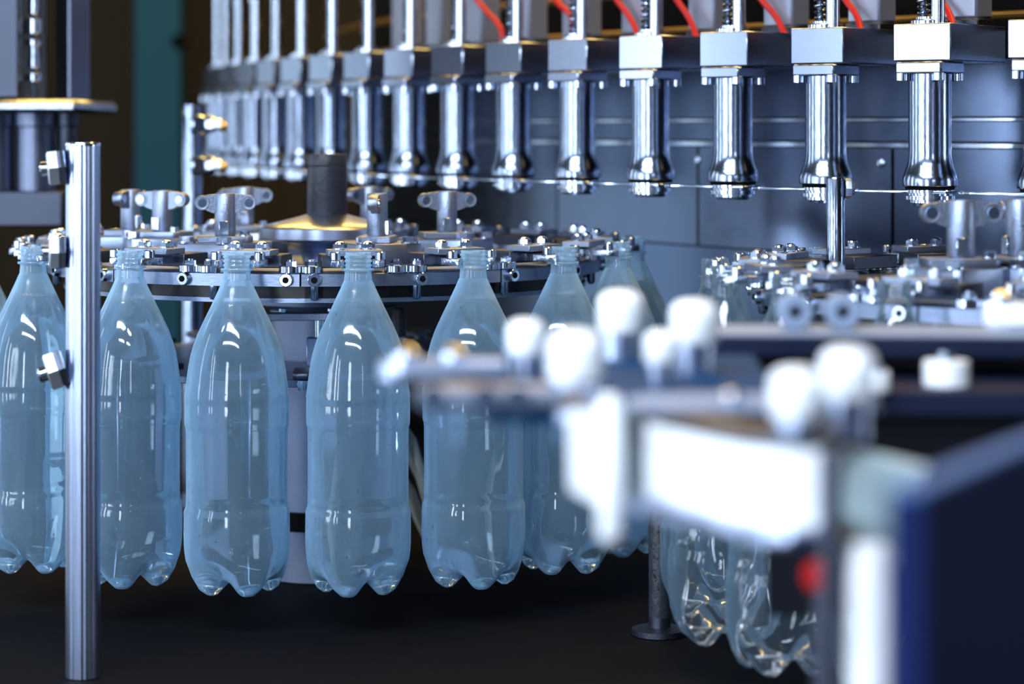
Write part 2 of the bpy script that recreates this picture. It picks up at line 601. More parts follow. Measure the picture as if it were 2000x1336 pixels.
# grey air cylinders and red hoses above and behind the blocks
cyl_me = MB().box((0, 0, 0.13), (0.048, 0.036, 0.26), bev=0.003).mesh('body', M['box'])
cap_me = MB().box((0, 0, 0.008), (0.052, 0.040, 0.016), bev=0.002).mesh('end_cap', M['dark_steel'])
nip_me = MB().lathe([(0, 0), (0.006, 0), (0.006, 0.006), (0.004, 0.007), (0.004, 0.014), (0, 0.014)], 12, (0, -0.018, 0.05), 'Y', None).mesh('port', M['brass'])
for k in range(-1, 10):
    a = A_PH + (k + 0.45) * A_PI
    c = thing('air_cylinder', 'upright grey air cylinder, %s from the right behind the valve rods' % ORD[k + 1], 'air cylinder',
              cpos(a, CR - 0.155, 1.5606), -(a - 0.1), 'grey air cylinders on the carousel')
    inst('body', cyl_me, c, (0, 0, 0.016))
    inst('end_cap', cap_me, c)
hose_px = {0: (1838, 0, 1862, 60), 1: (1652, 0, 1682, 60), 2: (1488, 0, 1532, 66), 3: (1322, 0, 1360, 72), 4: (1205, 0, 1246, 70), 5: (1092, 8, 1118, 40), 6: (950, 22, 980, 62)}
for k, (xa, ya, xb, yb) in hose_px.items():
    a = A_PH + (k + 0.3) * A_PI
    base = cpos(a, CR - 0.12)
    Y = base.y
    p0 = P(xa, ya, Y + 0.03)
    p1 = P(xb, yb, Y)
    dirv = (p1 - p0)
    pts = [p0 - dirv * 1.6 + Vector((-0.03, 0.02, 0.05)), p0 - dirv * 0.7 + Vector((-0.008, 0.005, 0.01)), p0, p0 + dirv * 0.35 + Vector((0.003, 0, 0)),
           p0 + dirv * 0.7 + Vector((0.003, 0, 0)), p1, Vector((p1.x + 0.003, p1.y, 1.567))]
    sm = []
    for q in range(len(pts) - 1):
        pa, pb, pc, pd = pts[max(q - 1, 0)], pts[q], pts[q + 1], pts[min(q + 2, len(pts) - 1)]
        for s_ in range(5):
            u = s_ / 5
            sm.append(0.5 * ((2 * pb) + (pc - pa) * u + (2 * pa - 5 * pb + 4 * pc - pd) * u * u + (3 * pb - pa - 3 * pc + pd) * u ** 3))
    sm.append(pts[-1])
    h = MB().tube(sm, 0.0042, 10).build('air_hose', M['red'])
    tag(h, 'thin red air hose slanting down behind the blocks, %s from the right' % ORD[k], 'hose', 'red air hoses')

# ------------------------------------------------------------------ bottles
FOOT = [(.0567, .0445), (.0550, .031), (.0508, .0165), (.0448, .0055), (.0375, .0004), (.0320, .0004), (.0270, .0035), (.017, .0105), (0, .014)]
VALLEY = [(.0567, .0445), (.0555, .036), (.0515, .0270), (.0455, .0205), (.0385, .0175), (.0330, .0163), (.0270, .0155), (.017, .0146), (0, .014)]
BODY = [(.0152, .3385), (.0165, .336), (.0195, .329), (.0242, .319), (.0290, .3085), (.0345, .2975), (.0390, .2880), (.0430, .2790), (.0470, .268), (.0503, .2560),
        (.0526, .243), (.0541, .231), (.0553, .222), (.0562, .2155), (.0566, .2115), (.0560, .2095), (.0563, .2060), (.0564, .190), (.0563, .1835), (.0558, .1805), (.0549, .1785), (.0551, .1765),
        (.0547, .1735), (.0546, .135), (.0546, .102), (.0548, .0985), (.0546, .0960), (.0552, .0930), (.0567, .0895), (.0571, .0870), (.0574, .064), (.0571, .050)]


def bottle_surface(inset=0.0, top=None, n=100):
    """Body of revolution with a five-footed base; the water uses it inset and cut at the fill level."""
    rings = []
    for r, z in BODY:
        if top is not None and z > top:
            continue
        rings.append([(r - inset, z)] * n)
    if top is not None:
        k = next(i for i, (r, z) in enumerate(BODY) if z <= top)
        (ra, za), (rb, zb) = BODY[k - 1], BODY[k]
        u = (top - za) / (zb - za)
        rings.insert(0, [(ra + (rb - ra) * u - inset, top)] * n)
    for j in range(len(FOOT)):
        ring = []
        for k in range(n):
            g = 2 * math.pi * k / n
            w = 1 - ((1 - math.cos(5 * g)) / 2) ** 1.8
            r = VALLEY[j][0] + (FOOT[j][0] - VALLEY[j][0]) * w
            z = VALLEY[j][1] + (FOOT[j][1] - VALLEY[j][1]) * w
            fr = min(1.0, r / 0.0567)
            ring.append((max(0, r - inset * fr), z + inset * (1 - fr * 0.7)))
        rings.append(ring)
    mb = MB()
    vs, fs = [], []
    for ring in rings[:-1]:
        for k, (r, z) in enumerate(ring):
            g = 2 * math.pi * k / n
            if 0.045 < z < 0.30:     # faint upright flutes of the blown plastic
                fl = 0.00028 * math.sin(7 * g) + 0.00018 * math.sin(13 * g + 1.0) + 0.00010 * math.sin(22 * g)
                r += fl * min(1, (0.30 - z) / 0.05) * min(1, (z - 0.045) / 0.02)
            vs.append((r * math.cos(g), r * math.sin(g), z))
    for i in range(len(rings) - 2):
        for k in range(n):
            k2 = (k + 1) % n
            fs.append((i * n + k, (i + 1) * n + k, (i + 1) * n + k2, i * n + k2))
    vs.append((0, 0, rings[-1][0][1]))
    last = (len(rings) - 2) * n
    for k in range(n):
        fs.append((last + k, len(vs) - 1, last + (k + 1) % n))
    if top is not None:      # liquid surface with a small meniscus at the wall
        r_top = rings[0][0][0]
        prev = list(range(n))
        for rr, dz in ((r_top - 0.0015, -0.0012), (r_top * 0.5, -0.0016)):
            base = len(vs)
            for k in range(n):
                g = 2 * math.pi * k / n
                vs.append((rr * math.cos(g), rr * math.sin(g), top + dz))
            for k in range(n):
                k2 = (k + 1) % n
                fs.append((prev[k], prev[k2], base + k2, base + k))
            prev = list(range(base, base + n))
        vs.append((0, 0, top - 0.0016))
        for k in range(n):
            fs.append((prev[k], prev[(k + 1) % n], len(vs) - 1))
    mb.add(vs, fs)
    return mb


def neck_mesh(mat):
    pr = [(.0118, .3660), (.0122, .3686), (.0136, .3686), (.0140, .3676), (.0136, .3664)]
    z = .3655
    for q in range(3):
        pr += [(.0137, z), (.0150, z - .0012), (.0150, z - .0022), (.0137, z - .0034)]
        z -= .0046
    pr += [(.0137, .3515), (.0140, .3512), (.0172, .3512), (.0175, .3506), (.0175, .3497), (.0170, .3490), (.0146, .3485), (.0146, .3440), (.0150, .3425), (.0152, .3385)]
    return MB().lathe(pr, 40).mesh('neck', mat, ang=60)


def droplet_mesh(seed, count):
    rg = random.Random(seed)
    mb = MB()
    for _ in range(count):
        z = rg.uniform(0.03, 0.31) ** 1.0
        if rg.random() < 0.55:
            z = rg.uniform(0.03, 0.10)
        for (ra, za), (rb, zb) in zip(BODY, BODY[1:]):
            if zb <= z <= za:
                r = rb + (ra - rb) * (z - zb) / (za - zb)
                sl = math.atan2(rb - ra, za - zb)
                break
        else:
            r, sl = 0.0565, 0
        g = rg.uniform(0, 2 * math.pi)
        s = rg.choice((0.0005, 0.0006, 0.0008, 0.0011))
        T = Matrix.Rotation(g, 4, 'Z') @ Matrix.Translation((r, 0, z)) @ Matrix.Rotation(-sl, 4, 'Y')
        T = T @ Matrix.Diagonal((0.6, 1, 1.25, 1))
        mb.lathe([(0, -s), (s * .75, -s * .66), (s, 0), (s * .75, s * .66), (0, s)], 8, (0, 0, 0), 'Z', T)
    return mb.mesh('droplets', M['drop'], ang=180)


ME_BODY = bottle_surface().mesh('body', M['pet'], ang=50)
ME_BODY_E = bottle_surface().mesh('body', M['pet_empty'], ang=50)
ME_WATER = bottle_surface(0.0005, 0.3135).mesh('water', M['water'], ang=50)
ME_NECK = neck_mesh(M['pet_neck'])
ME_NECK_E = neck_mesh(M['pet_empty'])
ME_DROP = [droplet_mesh(s, 150) for s in (1, 2, 3)]
BZ = 0.946


def bottle(loc, rz, label, full=True, group=None, drops=None):
    t = thing('water_bottle' if full else 'empty_bottle', label, 'bottle', (loc[0], loc[1], BZ), rz, group)
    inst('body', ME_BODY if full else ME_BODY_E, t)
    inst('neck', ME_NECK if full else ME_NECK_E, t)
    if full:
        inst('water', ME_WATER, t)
        if drops is not None:
            tag(inst('droplets', ME_DROP[drops % 3], t, rz=drops * 1.3), kind='stuff')
    return t


WC = (-0.23, 2.98)
WR = 0.38


def wpos(deg, r=WR, z=0.0):
    return Vector((WC[0] + r * math.sin(R(deg)), WC[1] - r * math.cos(R(deg)), z))


BOT_LAB = {
    -50.5: 'filled clear bottle at the far left, half hidden by the aluminium post',
    -30.5: 'filled clear bottle just right of the aluminium post, bright right flank',
    -10.5: 'filled clear bottle left of centre below the black hub cap, third from left',
    9.5: 'filled clear bottle in the middle, just right of the steel column',
    29.5: 'filled clear bottle behind the blurred clamp arm, hoses on its left',
    49.5: 'filled bottle half hidden behind the blurred white upright and caps',
    69.5: 'filled bottle of yellowish tint right of the hidden one, base behind white upright',
    89.5: 'rearmost filled bottle at the wheel right side, only shoulder and neck showing',
}
BOT_POS = {}
for i, (dg, lab) in enumerate(BOT_LAB.items()):
    p = wpos(dg)
    if dg == -50.5:
        p.x -= 0.024
    BOT_POS[dg] = p
    bottle(p, R(18 + 31 * i), lab, True, 'filled bottles carried by the bottle wheel', i)
left_b = Vector((X_at(-48, 2.98), 2.98, 0))
bottle(left_b, 0.4, 'filled bottle cut by the left edge, only a bit of shoulder showing', True, 'filled bottles carried by the bottle wheel')

# ------------------------------------------------------------------ neck grippers
GZ = 1.2897


def gripper_meshes():
    d = {}
    rj = [(0.0156, -0.005), (0.0225, -0.008), (0.0290, 0.002), (0.0285, 0.022), (0.0225, 0.036), (0.0200, 0.066), (0.0060, 0.066), (0.0075, 0.036), (0.0145, 0.018), (0.0158, 0.006)]
    d['jaw_r'] = MB().prism(rj, 0.0088, 0.0165, 0.0006).mesh('jaw', M['wet'])
    d['jaw_l'] = MB().prism([(-x, y) for x, y in rj], 0.0088, 0.0165, 0.0006).mesh('jaw', M['wet'])
    d['cover_plate'] = MB().box((0, 0.043, 0.0228), (0.060, 0.034, 0.0066), bev=0.0006).mesh('cover_plate', M['cast'])
    nut = MB()
    nut.cyl((0, 0, 0), 0.0092, 0.0016, 20)
    nut.cyl((0, 0, 0.0016), 0.0078, 0.0045, 6)
    nut.lathe([(0.006, 0.0061), (0.0055, 0.0078), (0.003, 0.0090), (0, 0.0093)], 14)
    d['nut'] = nut.mesh('nut', M['polish'])
    d['carrier'] = MB().box((0, 0.072, 0.0125), (0.072, 0.044, 0.0145), bev=0.001).mesh('carrier', M['dark_steel'])
    ro = MB()
    ro.lathe([(0, 0), (0.0125, 0), (0.0132, 0.0008), (0.0132, 0.0072), (0.0125, 0.008), (0, 0.008)], 24)
    ro.cyl((0, 0, 0.008), 0.0070, 0.0048, 6)
    ro.cyl((0, 0, 0.0128), 0.0045, 0.0018, 14)
    d['roller'] = ro.mesh('roller', M['polish'])
    d['pad'] = MB().lathe([(0, 0), (0.0055, 0), (0.006, 0.0006), (0.006, 0.008), (0.005, 0.009), (0, 0.009)], 16).mesh('stop_pin', M['polish'])
    return d


GM = gripper_meshes()


def gripper(loc, rz, label, group):
    g = thing('neck_gripper', label, 'gripper', (loc[0], loc[1], GZ), rz, group)
    inst('jaw', GM['jaw_l'], g)
    inst('jaw', GM['jaw_r'], g)
    inst('cover_plate', GM['cover_plate'], g)
    inst('carrier', GM['carrier'], g)
    for sx in (-1, 1):
        inst('nut', GM['nut'], g, (sx * 0.0155, 0.045, 0.0261))
        inst('roller', GM['roller'], g, (sx * 0.047, 0.048, 0.0002))
        inst('stop_pin', GM['pad'], g, (sx * 0.0245, 0.004, 0.0165))
    return g


GRIP_LAB = {-50.5: 'wet steel gripper round the neck of the far left bottle',
            -30.5: 'steel gripper with tilted cover plate on the bottle right of the post',
            -10.5: 'steel gripper holding the neck of the bottle below the hub cap on the left',
            9.5: 'steel gripper holding the neck of the middle bottle',
            29.5: 'dark wet gripper on the neck of the bottle behind the clamp arm',
            49.5: 'wet steel gripper on the neck of the half hidden bottle',
            69.5: 'wet steel gripper on the yellowish bottle right of the wheel',
            89.5: 'gripper on the neck of the rearmost filled bottle'}
far = 0
for k in range(18):
    dg = -50.5 + 20 * k
    if dg in BOT_POS:
        p, lab = BOT_POS[dg], GRIP_LAB[dg]
    else:
        p = wpos(dg)
        far += 1
        lab = 'empty gripper on the far rim of the bottle wheel, %s anticlockwise from the rearmost bottle' % ORD[far - 1]
    gripper(p, R(dg), lab, 'neck grippers on the bottle wheel')
gripper(left_b, R(-200), 'gripper at the left edge on the bottle that the frame cuts off', 'neck grippers on the bottle wheel')

# ------------------------------------------------------------------ bottle wheel (star wheel) A


def make_wheel(c, label, hub=True, a_off=0.0, lower=True, arms=()):
    w = thing('star_wheel', label, 'star wheel', (c[0], c[1], 0))
    o = (0, 0)
    for k in range(9):
        a0 = R(-0.5 + a_off + 40 * k + 0.18)
        a1 = R(-0.5 + a_off + 40 * (k + 1) - 0.18)
        MB().arc(o, 0.24, 0.342, 1.2753, GZ, a0, a1, 8, 0.0008).build('plate_segment', M['steel_h'], w)
    MB().arc(o, 0.20, 0.318, 1.2610, 1.2750, 0, 2 * math.pi, 72).build('black_ring', M['black'], w)
    MB().arc(o, 0.18, 0.322, 1.2560, 1.2608, 0, 2 * math.pi, 72).build('lower_ring', M['steel_h'], w)
    MB().arc(o, 0.030, 0.2385, 1.2753, 1.2790, 0, 2 * math.pi, 96).build('inner_disc', M['steel_h'], w)
    pin = MB().lathe([(0, -0.004), (0.0035, -0.003), (0.0052, 0), (0.0052, 0.013), (0, 0.013)], 16).mesh('pin', M['steel'])
    scr = MB()
    scr.lathe([(0, 0.004), (0.003, 0.004), (0.0034, 0.0012), (0.0036, 0), (0.0066, 0), (0.0074, 0.0008), (0.0074, 0.007), (0, 0.007)], 18, (0, -0.0062, 0), 'Y')
    scr = scr.mesh('socket_screw', M['polish'])
    hexs = MB().lathe([(0, 0), (0.0036, 0), (0.0036, 0.0012), (0, 0.0012)], 6, (0, -0.0070, 0), 'Y').mesh('hex_socket', M['rubber'])
    bolt = MB()
    bolt.cyl((0, 0, 0), 0.0105, 0.002, 18)
    bolt.cyl((0, 0, 0.002), 0.0085, 0.0058, 6)
    bolt = bolt.mesh('hex_bolt', M['polish'])
    for k in range(18):
        b = -50.5 + a_off + 20 * k
        s = 7.4 if b < 0 or b > 200 else -7.4
        q = R(b + s)
        so = inst('socket_screw', scr, w, (0.342 * math.sin(q), -0.342 * math.cos(q), 1.2826), q)
        inst('hex_socket', hexs, so)
        q = R(b + 12.5)
        inst('pin', pin, w, (0.330 * math.sin(q), -0.330 * math.cos(q), 1.2625))
    for (ax, ay) in arms:
        dx, dy = ax - c[0], ay - c[1]
        q, ra = math.atan2(dx, -dy), math.hypot(dx, dy)
        mb = MB()
        fr = -min(ra + 0.046, 0.282)
        mb.prism([(-0.034, fr), (0.034, fr), (0.040, fr + 0.006), (0.040, -ra + 0.030), (0.024, -ra + 0.060), (-0.024, -ra + 0.060), (-0.040, -ra + 0.030), (-0.040, fr + 0.006)],
                 1.2792, 1.3165, 0.001)
        mb.build('arm_block', M['steel_h'], w, rz=q)
        for sx in ((-1, 1) if ra < 0.236 else ()):
            v = Matrix.Rotation(q, 4, 'Z') @ Vector((sx * 0.027, fr + 0.008, 1.3165))
            inst('hex_bolt', bolt, w, v)
    if hub:
        MB().lathe([(0, 1.3430), (0.026, 1.3425), (0.060, 1.3335), (0.081, 1.3285), (0.083, 1.3265), (0.083, 1.3140), (0.080, 1.3115), (0.062, 1.3095),
                    (0.047, 1.3060), (0.038, 1.3000), (0.032, 1.2920), (0.0295, 1.2840), (0.0295, 1.2752)], 64).build('hub', M['alu'], w)
        cap = MB().lathe([(0, 1.3425), (0.0245, 1.3425), (0.0248, 1.3432), (0.0248, 1.4020), (0.0240, 1.4030), (0.0248, 1.4040), (0.0248, 1.4160), (0.0240, 1.4175), (0.017, 1.4178), (0.016, 1.4165), (0, 1.4165)], 48)
        cap.build('hub_cap', M['charcoal'], w)
    if lower:
        MB().lathe([(0, 1.26), (0.10, 1.26), (0.105, 1.245), (0.105, 1.235), (0.07, 1.225), (0.068, 1.16), (0, 1.16)], 56).build('upper_shaft', M['column'], w)
        MB().lathe([(0.02, 1.166), (0.275, 1.166), (0.276, 1.165), (0.276, 1.158), (0.275, 1.157), (0.02, 1.157)], 80).build('lower_disc', M['steel_h'], w)
        MB().lathe([(0.088, 1.156), (0.088, 0.985), (0.02, 0.985)], 56).build('column', M['column'], w)
        MB().lathe([(0.02, 0.985), (0.097, 0.985), (0.099, 0.982), (0.099, 0.963), (0.02, 0.963)], 56).build('seal_ring', M['rubber'], w)
        MB().lathe([(0.094, 0.962), (0.094, 0.901), (0, 0.901)], 56).build('pedestal', M['column'], w)
        fin = MB()
        fin.prism([(-0.012, -0.31), (-0.006, -0.318), (0.006, -0.318), (0.012, -0.31), (0.016, -0.25), (-0.016, -0.25)], 1.170, 1.177, 0.0008)
        fin = fin.mesh('guide_finger', M['dark_steel'])
        rol = MB().lathe([(0, 0), (0.006, 0), (0.0075, 0.003), (0.0075, 0.011), (0.005, 0.013), (0, 0.013)], 16, (0, -0.302, 1.157)).mesh('guide_roller', M['polish'])
        for k in range(18):
            q = R(-40.5 + a_off + 20 * k)
            inst('guide_finger', fin, w, rz=q)
            inst('guide_roller', rol, w, rz=q)
    return w


# ---- locking posts with two eyes
def post_meshes():
    d = {}
    b = MB()
    b.lathe([(0, 0.007), (0.0110, 0.007), (0.0122, 0.009), (0.0122, 0.0555), (0.0112, 0.0570), (0.0080, 0.0570), (0.0078, 0.054), (0, 0.054)], 28)
    d['post'] = b.mesh('post', M['cast'])
    for s, nm in ((1, 'ear_r'), (-1, 'ear_l')):
        e = MB()
        Tm = Matrix.Rotation(R(90), 4, 'X')
        pts = [(0.0095 * s, 0.0565), (0.0200 * s, 0.0555), (0.0262 * s, 0.0540), (0.0262 * s, 0.0392), (0.0180 * s, 0.0355), (0.0105 * s, 0.0330)]
        e.prism(pts, -0.0048, 0.0048, 0.0005, Tm)
        e.lathe([(0.0035, -0.005), (0.0046, -0.0058), (0.0082, -0.0058), (0.0086, -0.0052), (0.0086, 0.0052), (0.0082, 0.0058), (0.0046, 0.0058), (0.0035, 0.005), (0.0035, -0.005)],
                24, (0.0270 * s, 0, 0.0462), 'Y')
        d[nm] = e.mesh('ear', M['cast'])
        d[nm + '_hole'] = MB().lathe([(0.0, 0.0), (0.0030, 0.0), (0.0046, 0.0010), (0.0050, 0.0011), (0.0050, -0.0004), (0, -0.0004)], 20, (0.0270 * s, -0.0068, 0.0462), 'Y').mesh('eye_bush', M['polish'])
    d['base_plate'] = MB().prism([(-0.032, -0.020), (0.026, -0.020), (0.032, -0.012), (0.032, 0.020), (-0.032, 0.020)], 0, 0.0075, 0.0008).mesh('base_plate', M['cast'])
    h = MB()
    h.cyl((0.0225, -0.009, 0.0075), 0.0068, 0.0014, 16)
    h.cyl((0.0225, -0.009, 0.0089), 0.0056, 0.0042, 6)
    d['bolt'] = h.mesh('bolt', M['polish'])
    d['key'] = MB().box((-0.002, -0.0122, 0.017), (0.011, 0.004, 0.016), bev=0.0006).mesh('key', M['polish'])
    return d


PM = post_meshes()


def locking_post(loc, rz, label, sc=1.0):
    p = thing('locking_post', label, 'post', loc, rz, 'two-eyed locking posts')
    p.scale = (sc, sc, sc)
    for k in ('post', 'ear_r', 'ear_l', 'ear_r_hole', 'ear_l_hole', 'base_plate', 'bolt', 'key'):
        inst(PM[k].name.split('.')[0], PM[k], p)


PZ = 1.3166
POSTS = (
        (440, 2.80, 8, 'two-eyed steel locking post left of the hub, facing the camera'),
        (317, 2.93, -22, 'two-eyed locking post between the aluminium post and the rear tube'),
        (737, 2.80, 84, 'locking post just right of the hub, turned so its eye shows end on'),
        (873, 2.90, 14, 'two-eyed locking post right of the hub, right of the end-on one'),
        (478, 3.10, 12, 'blurred locking post hidden behind the one left of the hub'),
        (722, 3.14, 40, 'blurred locking post behind the end-on one right of the hub'),
        (255, 2.98, 70, 'blurred white-lit locking post nearest the aluminium post, seen end on'))
for (px, Y, deg, lab) in POSTS:
    locking_post((X_at(px, Y), Y, PZ), R(deg), lab)

make_wheel(WC, 'large steel star wheel with black hub cap carrying the filled bottles', arms=[(X_at(p[0], p[1]), p[1]) for p in POSTS])

# spindle between the bottles
s = thing('spindle', 'small upright spindle with dark cap between the middle bottle and the clamp arm', 'spindle', (X_at(779, 2.86), 2.86, 1.1665))
MB().cyl((0, 0, 0), 0.0095, 0.036, 20, 0.001).build('body', M['steel'], s)
MB().lathe([(0, 0.036), (0.0085, 0.036), (0.0085, 0.066), (0.0075, 0.0685), (0, 0.069)], 20).build('cap', M['charcoal'], s)

# cam bracket under the wheel, between the two middle bottles
cb = thing('cam_bracket', 'steel cam bracket with flat bar under the star wheel between the two middle bottles', 'bracket', (X_at(605, 2.755), 2.755, 1.1664))
MB().box((0.010, 0, 0.0215), (0.026, 0.022, 0.043), bev=0.001).build('foot_block', M['alu'], cb)
MB().cyl((0.012, 0, 0.043), 0.006, 0.020, 18).build('stem', M['polish'], cb)
MB().box((-0.006, -0.002, 0.0672), (0.092, 0.022, 0.0085), R(4), 0.0008).build('bar', M['cast'], cb)
for dx in (-0.030, 0.026):
    MB().cyl((dx, -0.002, 0.0715), 0.005, 0.005, 6, 0.0006).build('hex_bolt', M['polish'], cb)

# milky hoses
for i, pts in enumerate((((802, 860), (822, 930), (842, 1000), (858, 1080), (870, 1150), (885, 1260), (892, 1400)),
                         ((810, 905), (836, 960), (852, 1040), (866, 1120), (872, 1180), (878, 1290), (880, 1420)),
                         ((800, 960), (818, 1010), (838, 1070), (850, 1140), (856, 1200), (860, 1300), (862, 1440)))):
    Y = 3.05 + 0.05 * i
    path = [P(x, y, Y) for x, y in pts]
    path = [path[0] + Vector((-0.06, 0.05, 0.05)), path[0] + Vector((-0.02, 0.02, 0.025))] + path
    path[-1].z = 0.91
    path = [Vector((v.x, v.y, max(v.z, 0.909))) for v in path]
    h = MB().tube(path, 0.0075, 10).build('milky_hose', M['hose'])
    tag(h, ('topmost', 'middle', 'lowest')[i] + ' of the three milky hoses curving down between two bottles', 'hose', 'milky hoses')

# ------------------------------------------------------------------ left aluminium post with clamp bolts
LX, LY = X_at(162, 2.40), 2.40
lp = thing('guard_post', 'grooved aluminium post standing at the left in front of the bottles', 'post', (LX, LY, 0))
prof = []
nseg = 96
for k in range(nseg):
    g = 2 * math.pi * k / nseg
    rr = 0.0172
    for gc in (-118, -100, -78, -58, 20, 90, 160):
        d = abs((math.degrees(g) - gc + 180) % 360 - 180)
        if d < 5:
            rr -= 0.0011 * (0.5 + 0.5 * math.cos(math.pi * d / 5))
    prof.append((rr * math.cos(g), rr * math.sin(g)))
MB().prism(prof, 0.901, 1.432).build('tube', M['alu'], lp, ang=60)
MB().lathe([(0, 1.432), (0.0178, 1.432), (0.0178, 1.4345), (0.0168, 1.4358), (0.012, 1.4358), (0.0115, 1.4335), (0, 1.4335)], 40).build('end_cap', M['polish'], lp)


def clamp_bolt(py, tilt, s):
    z = Z_at(py, LY)
    T = Matrix.Translation((-0.0168, -0.004, z)) @ Matrix.Rotation(R(tilt), 4, 'Y') @ Matrix.Rotation(R(12), 4, 'Z') @ Matrix.Rotation(R(-90), 4, 'Y') @ Matrix.Rotation(R(30), 4, 'Z')
    nut = MB().lathe([(0, 0.0055 * s), (0.0155 * s, 0.0055 * s), (0.0172 * s, 0.0068 * s), (0.0172 * s, 0.0148 * s), (0.0150 * s, 0.0160 * s), (0, 0.0160 * s)], 6, (0, 0, 0), 'Z', T)
    head = nut.build('hex_nut', M['bolt'], lp)
    MB().lathe([(0, 0), (0.0165 * s, 0), (0.0175 * s, 0.001 * s), (0.0175 * s, 0.0045 * s), (0.0165 * s, 0.0055 * s), (0, 0.0055 * s)], 6, (0, 0, 0), 'Z', T).build('washer', M['steel'], head)
    MB().lathe([(0, 0.0160 * s), (0.0066 * s, 0.0160 * s), (0.0066 * s, 0.0215 * s), (0.005 * s, 0.0232 * s), (0, 0.0236 * s)], 16, (0, 0, 0), 'Z', T).build('bolt_end', M['polish'], head)


clamp_bolt(326, -6, 1.12)
clamp_bolt(492, 0, 1.02)
clamp_bolt(716, -18, 1.2)

# rear tube with fittings left of the valves
RXp, RYp = X_at(375, 3.42), 3.42
rt = thing('rear_tube', 'upright steel tube with two clamp fittings left of the valve row', 'post', (RXp, RYp, 0))
MB().lathe([(0, 0.901), (0.0145, 0.901), (0.0145, 1.478), (0.0135, 1.4835), (0, 1.4838)], 28).build('tube', M['steel'], rt)
for py in (243, 322):
    z = Z_at(py, RYp)
    f = MB()
    f.box((0.012, -0.006, z), (0.030, 0.034, 0.026), R(18), 0.003)
    f.lathe([(0, 0), (0.011, 0), (0.011, 0.012), (0.008, 0.013), (0.008, 0.022), (0, 0.024)], 6, (0.022, -0.012, z), 'X')
    f.build('clamp', M['polish'], rt)
    MB().lathe([(0, 0), (0.007, 0), (0.0075, 0.003), (0.005, 0.010), (0, 0.011)], 12, (0.042, -0.014, z - 0.003), 'X').build('clamp_screw', M['brass'], rt)
MB().lathe([(0, 0.901), (0.04, 0.901), (0.04, 0.909), (0.018, 0.911), (0.0146, 0.93), (0, 0.93)], 28).build('foot', M['dark_steel'], rt)

# right rear tube in front of the valves
qx, qy = X_at(1632, 2.56), 2.56
q = thing('sensor_tube', 'short upright steel tube with side bolt in front of the valves at right', 'post', (qx, qy, 1.29))
MB().lathe([(0, 0), (0.0100, 0), (0.0100, 0.1055), (0.0090, 0.1078), (0, 0.108)], 28).build('tube', M['steel'], q)
MB().lathe([(0, 0), (0.0105, 0), (0.0110, 0.001), (0.0110, 0.006), (0.008, 0.007), (0.006, 0.010), (0, 0.0105)], 8, (0.0098, -0.002, 0.0955), 'X').build('side_bolt', M['cast'], q)
MB().lathe([(0, 0), (0.016, 0), (0.016, 0.004), (0.0101, 0.006), (0.0101, 0.01), (0, 0.01)], 28).build('foot', M['dark_steel'], q)

# droplet covered dark post right of the filled bottles
qx, qy = X_at(1288, 2.60), 2.60
q = thing('dark_post', 'dark wet post beside the empty bottles below the white guide', 'post', (qx, qy, 0))
MB().lathe([(0, 0.9012), (0.0118, 0.9012), (0.0118, 1.16), (0.0105, 1.163), (0, 1.163)], 28).build('tube', M['charcoal'], q)
MB().lathe([(0, 0.901), (0.03, 0.901), (0.03, 0.907), (0.0119, 0.909), (0.0119, 0.92), (0, 0.92)], 28).build('foot', M['dark_steel'], q)
rg = random.Random(5)
db = MB()
for _ in range(90):
    g = rg.uniform(R(180), R(360))
    s_ = rg.choice((0.0006, 0.0009, 0.0012))
    T = Matrix.Translation((0.0118 * math.cos(g), 0.0118 * math.sin(g), rg.uniform(0.93, 1.05))) @ Matrix.Rotation(g, 4, 'Z') @ Matrix.Diagonal((0.6, 1, 1.2, 1))
    db.lathe([(0, -s_), (s_ * .75, -s_ * .66), (s_, 0), (s_ * .75, s_ * .66), (0, s_)], 8, (0, 0, 0), 'Z', T)
tag(db.build('droplets', M['drop'], q, ang=180), kind='stuff')

# ------------------------------------------------------------------ machine head at the upper left
UY = 3.42
m = thing('capping_head', 'dark machine head with square column and slab at the upper left', 'machine', (X_at(90, UY), UY, 0))


def mp(px, py, dy=0.0):
    p = P(px, py, UY) - m.location
    return Vector((p.x, dy, p.z))


def up_box(name, xa, ya, xb, yb, dy, dep, mat, rz=0.0, bev=0.002, ztop=None):
    a, b = mp(xa, ya), mp(xb, yb)
    z1 = a.z if ztop is None else ztop
    return MB().box(((a.x + b.x) / 2, dy, (z1 + b.z) / 2), (abs(b.x - a.x), dep, abs(z1 - b.z)), rz, bev).build(name, mat, m)


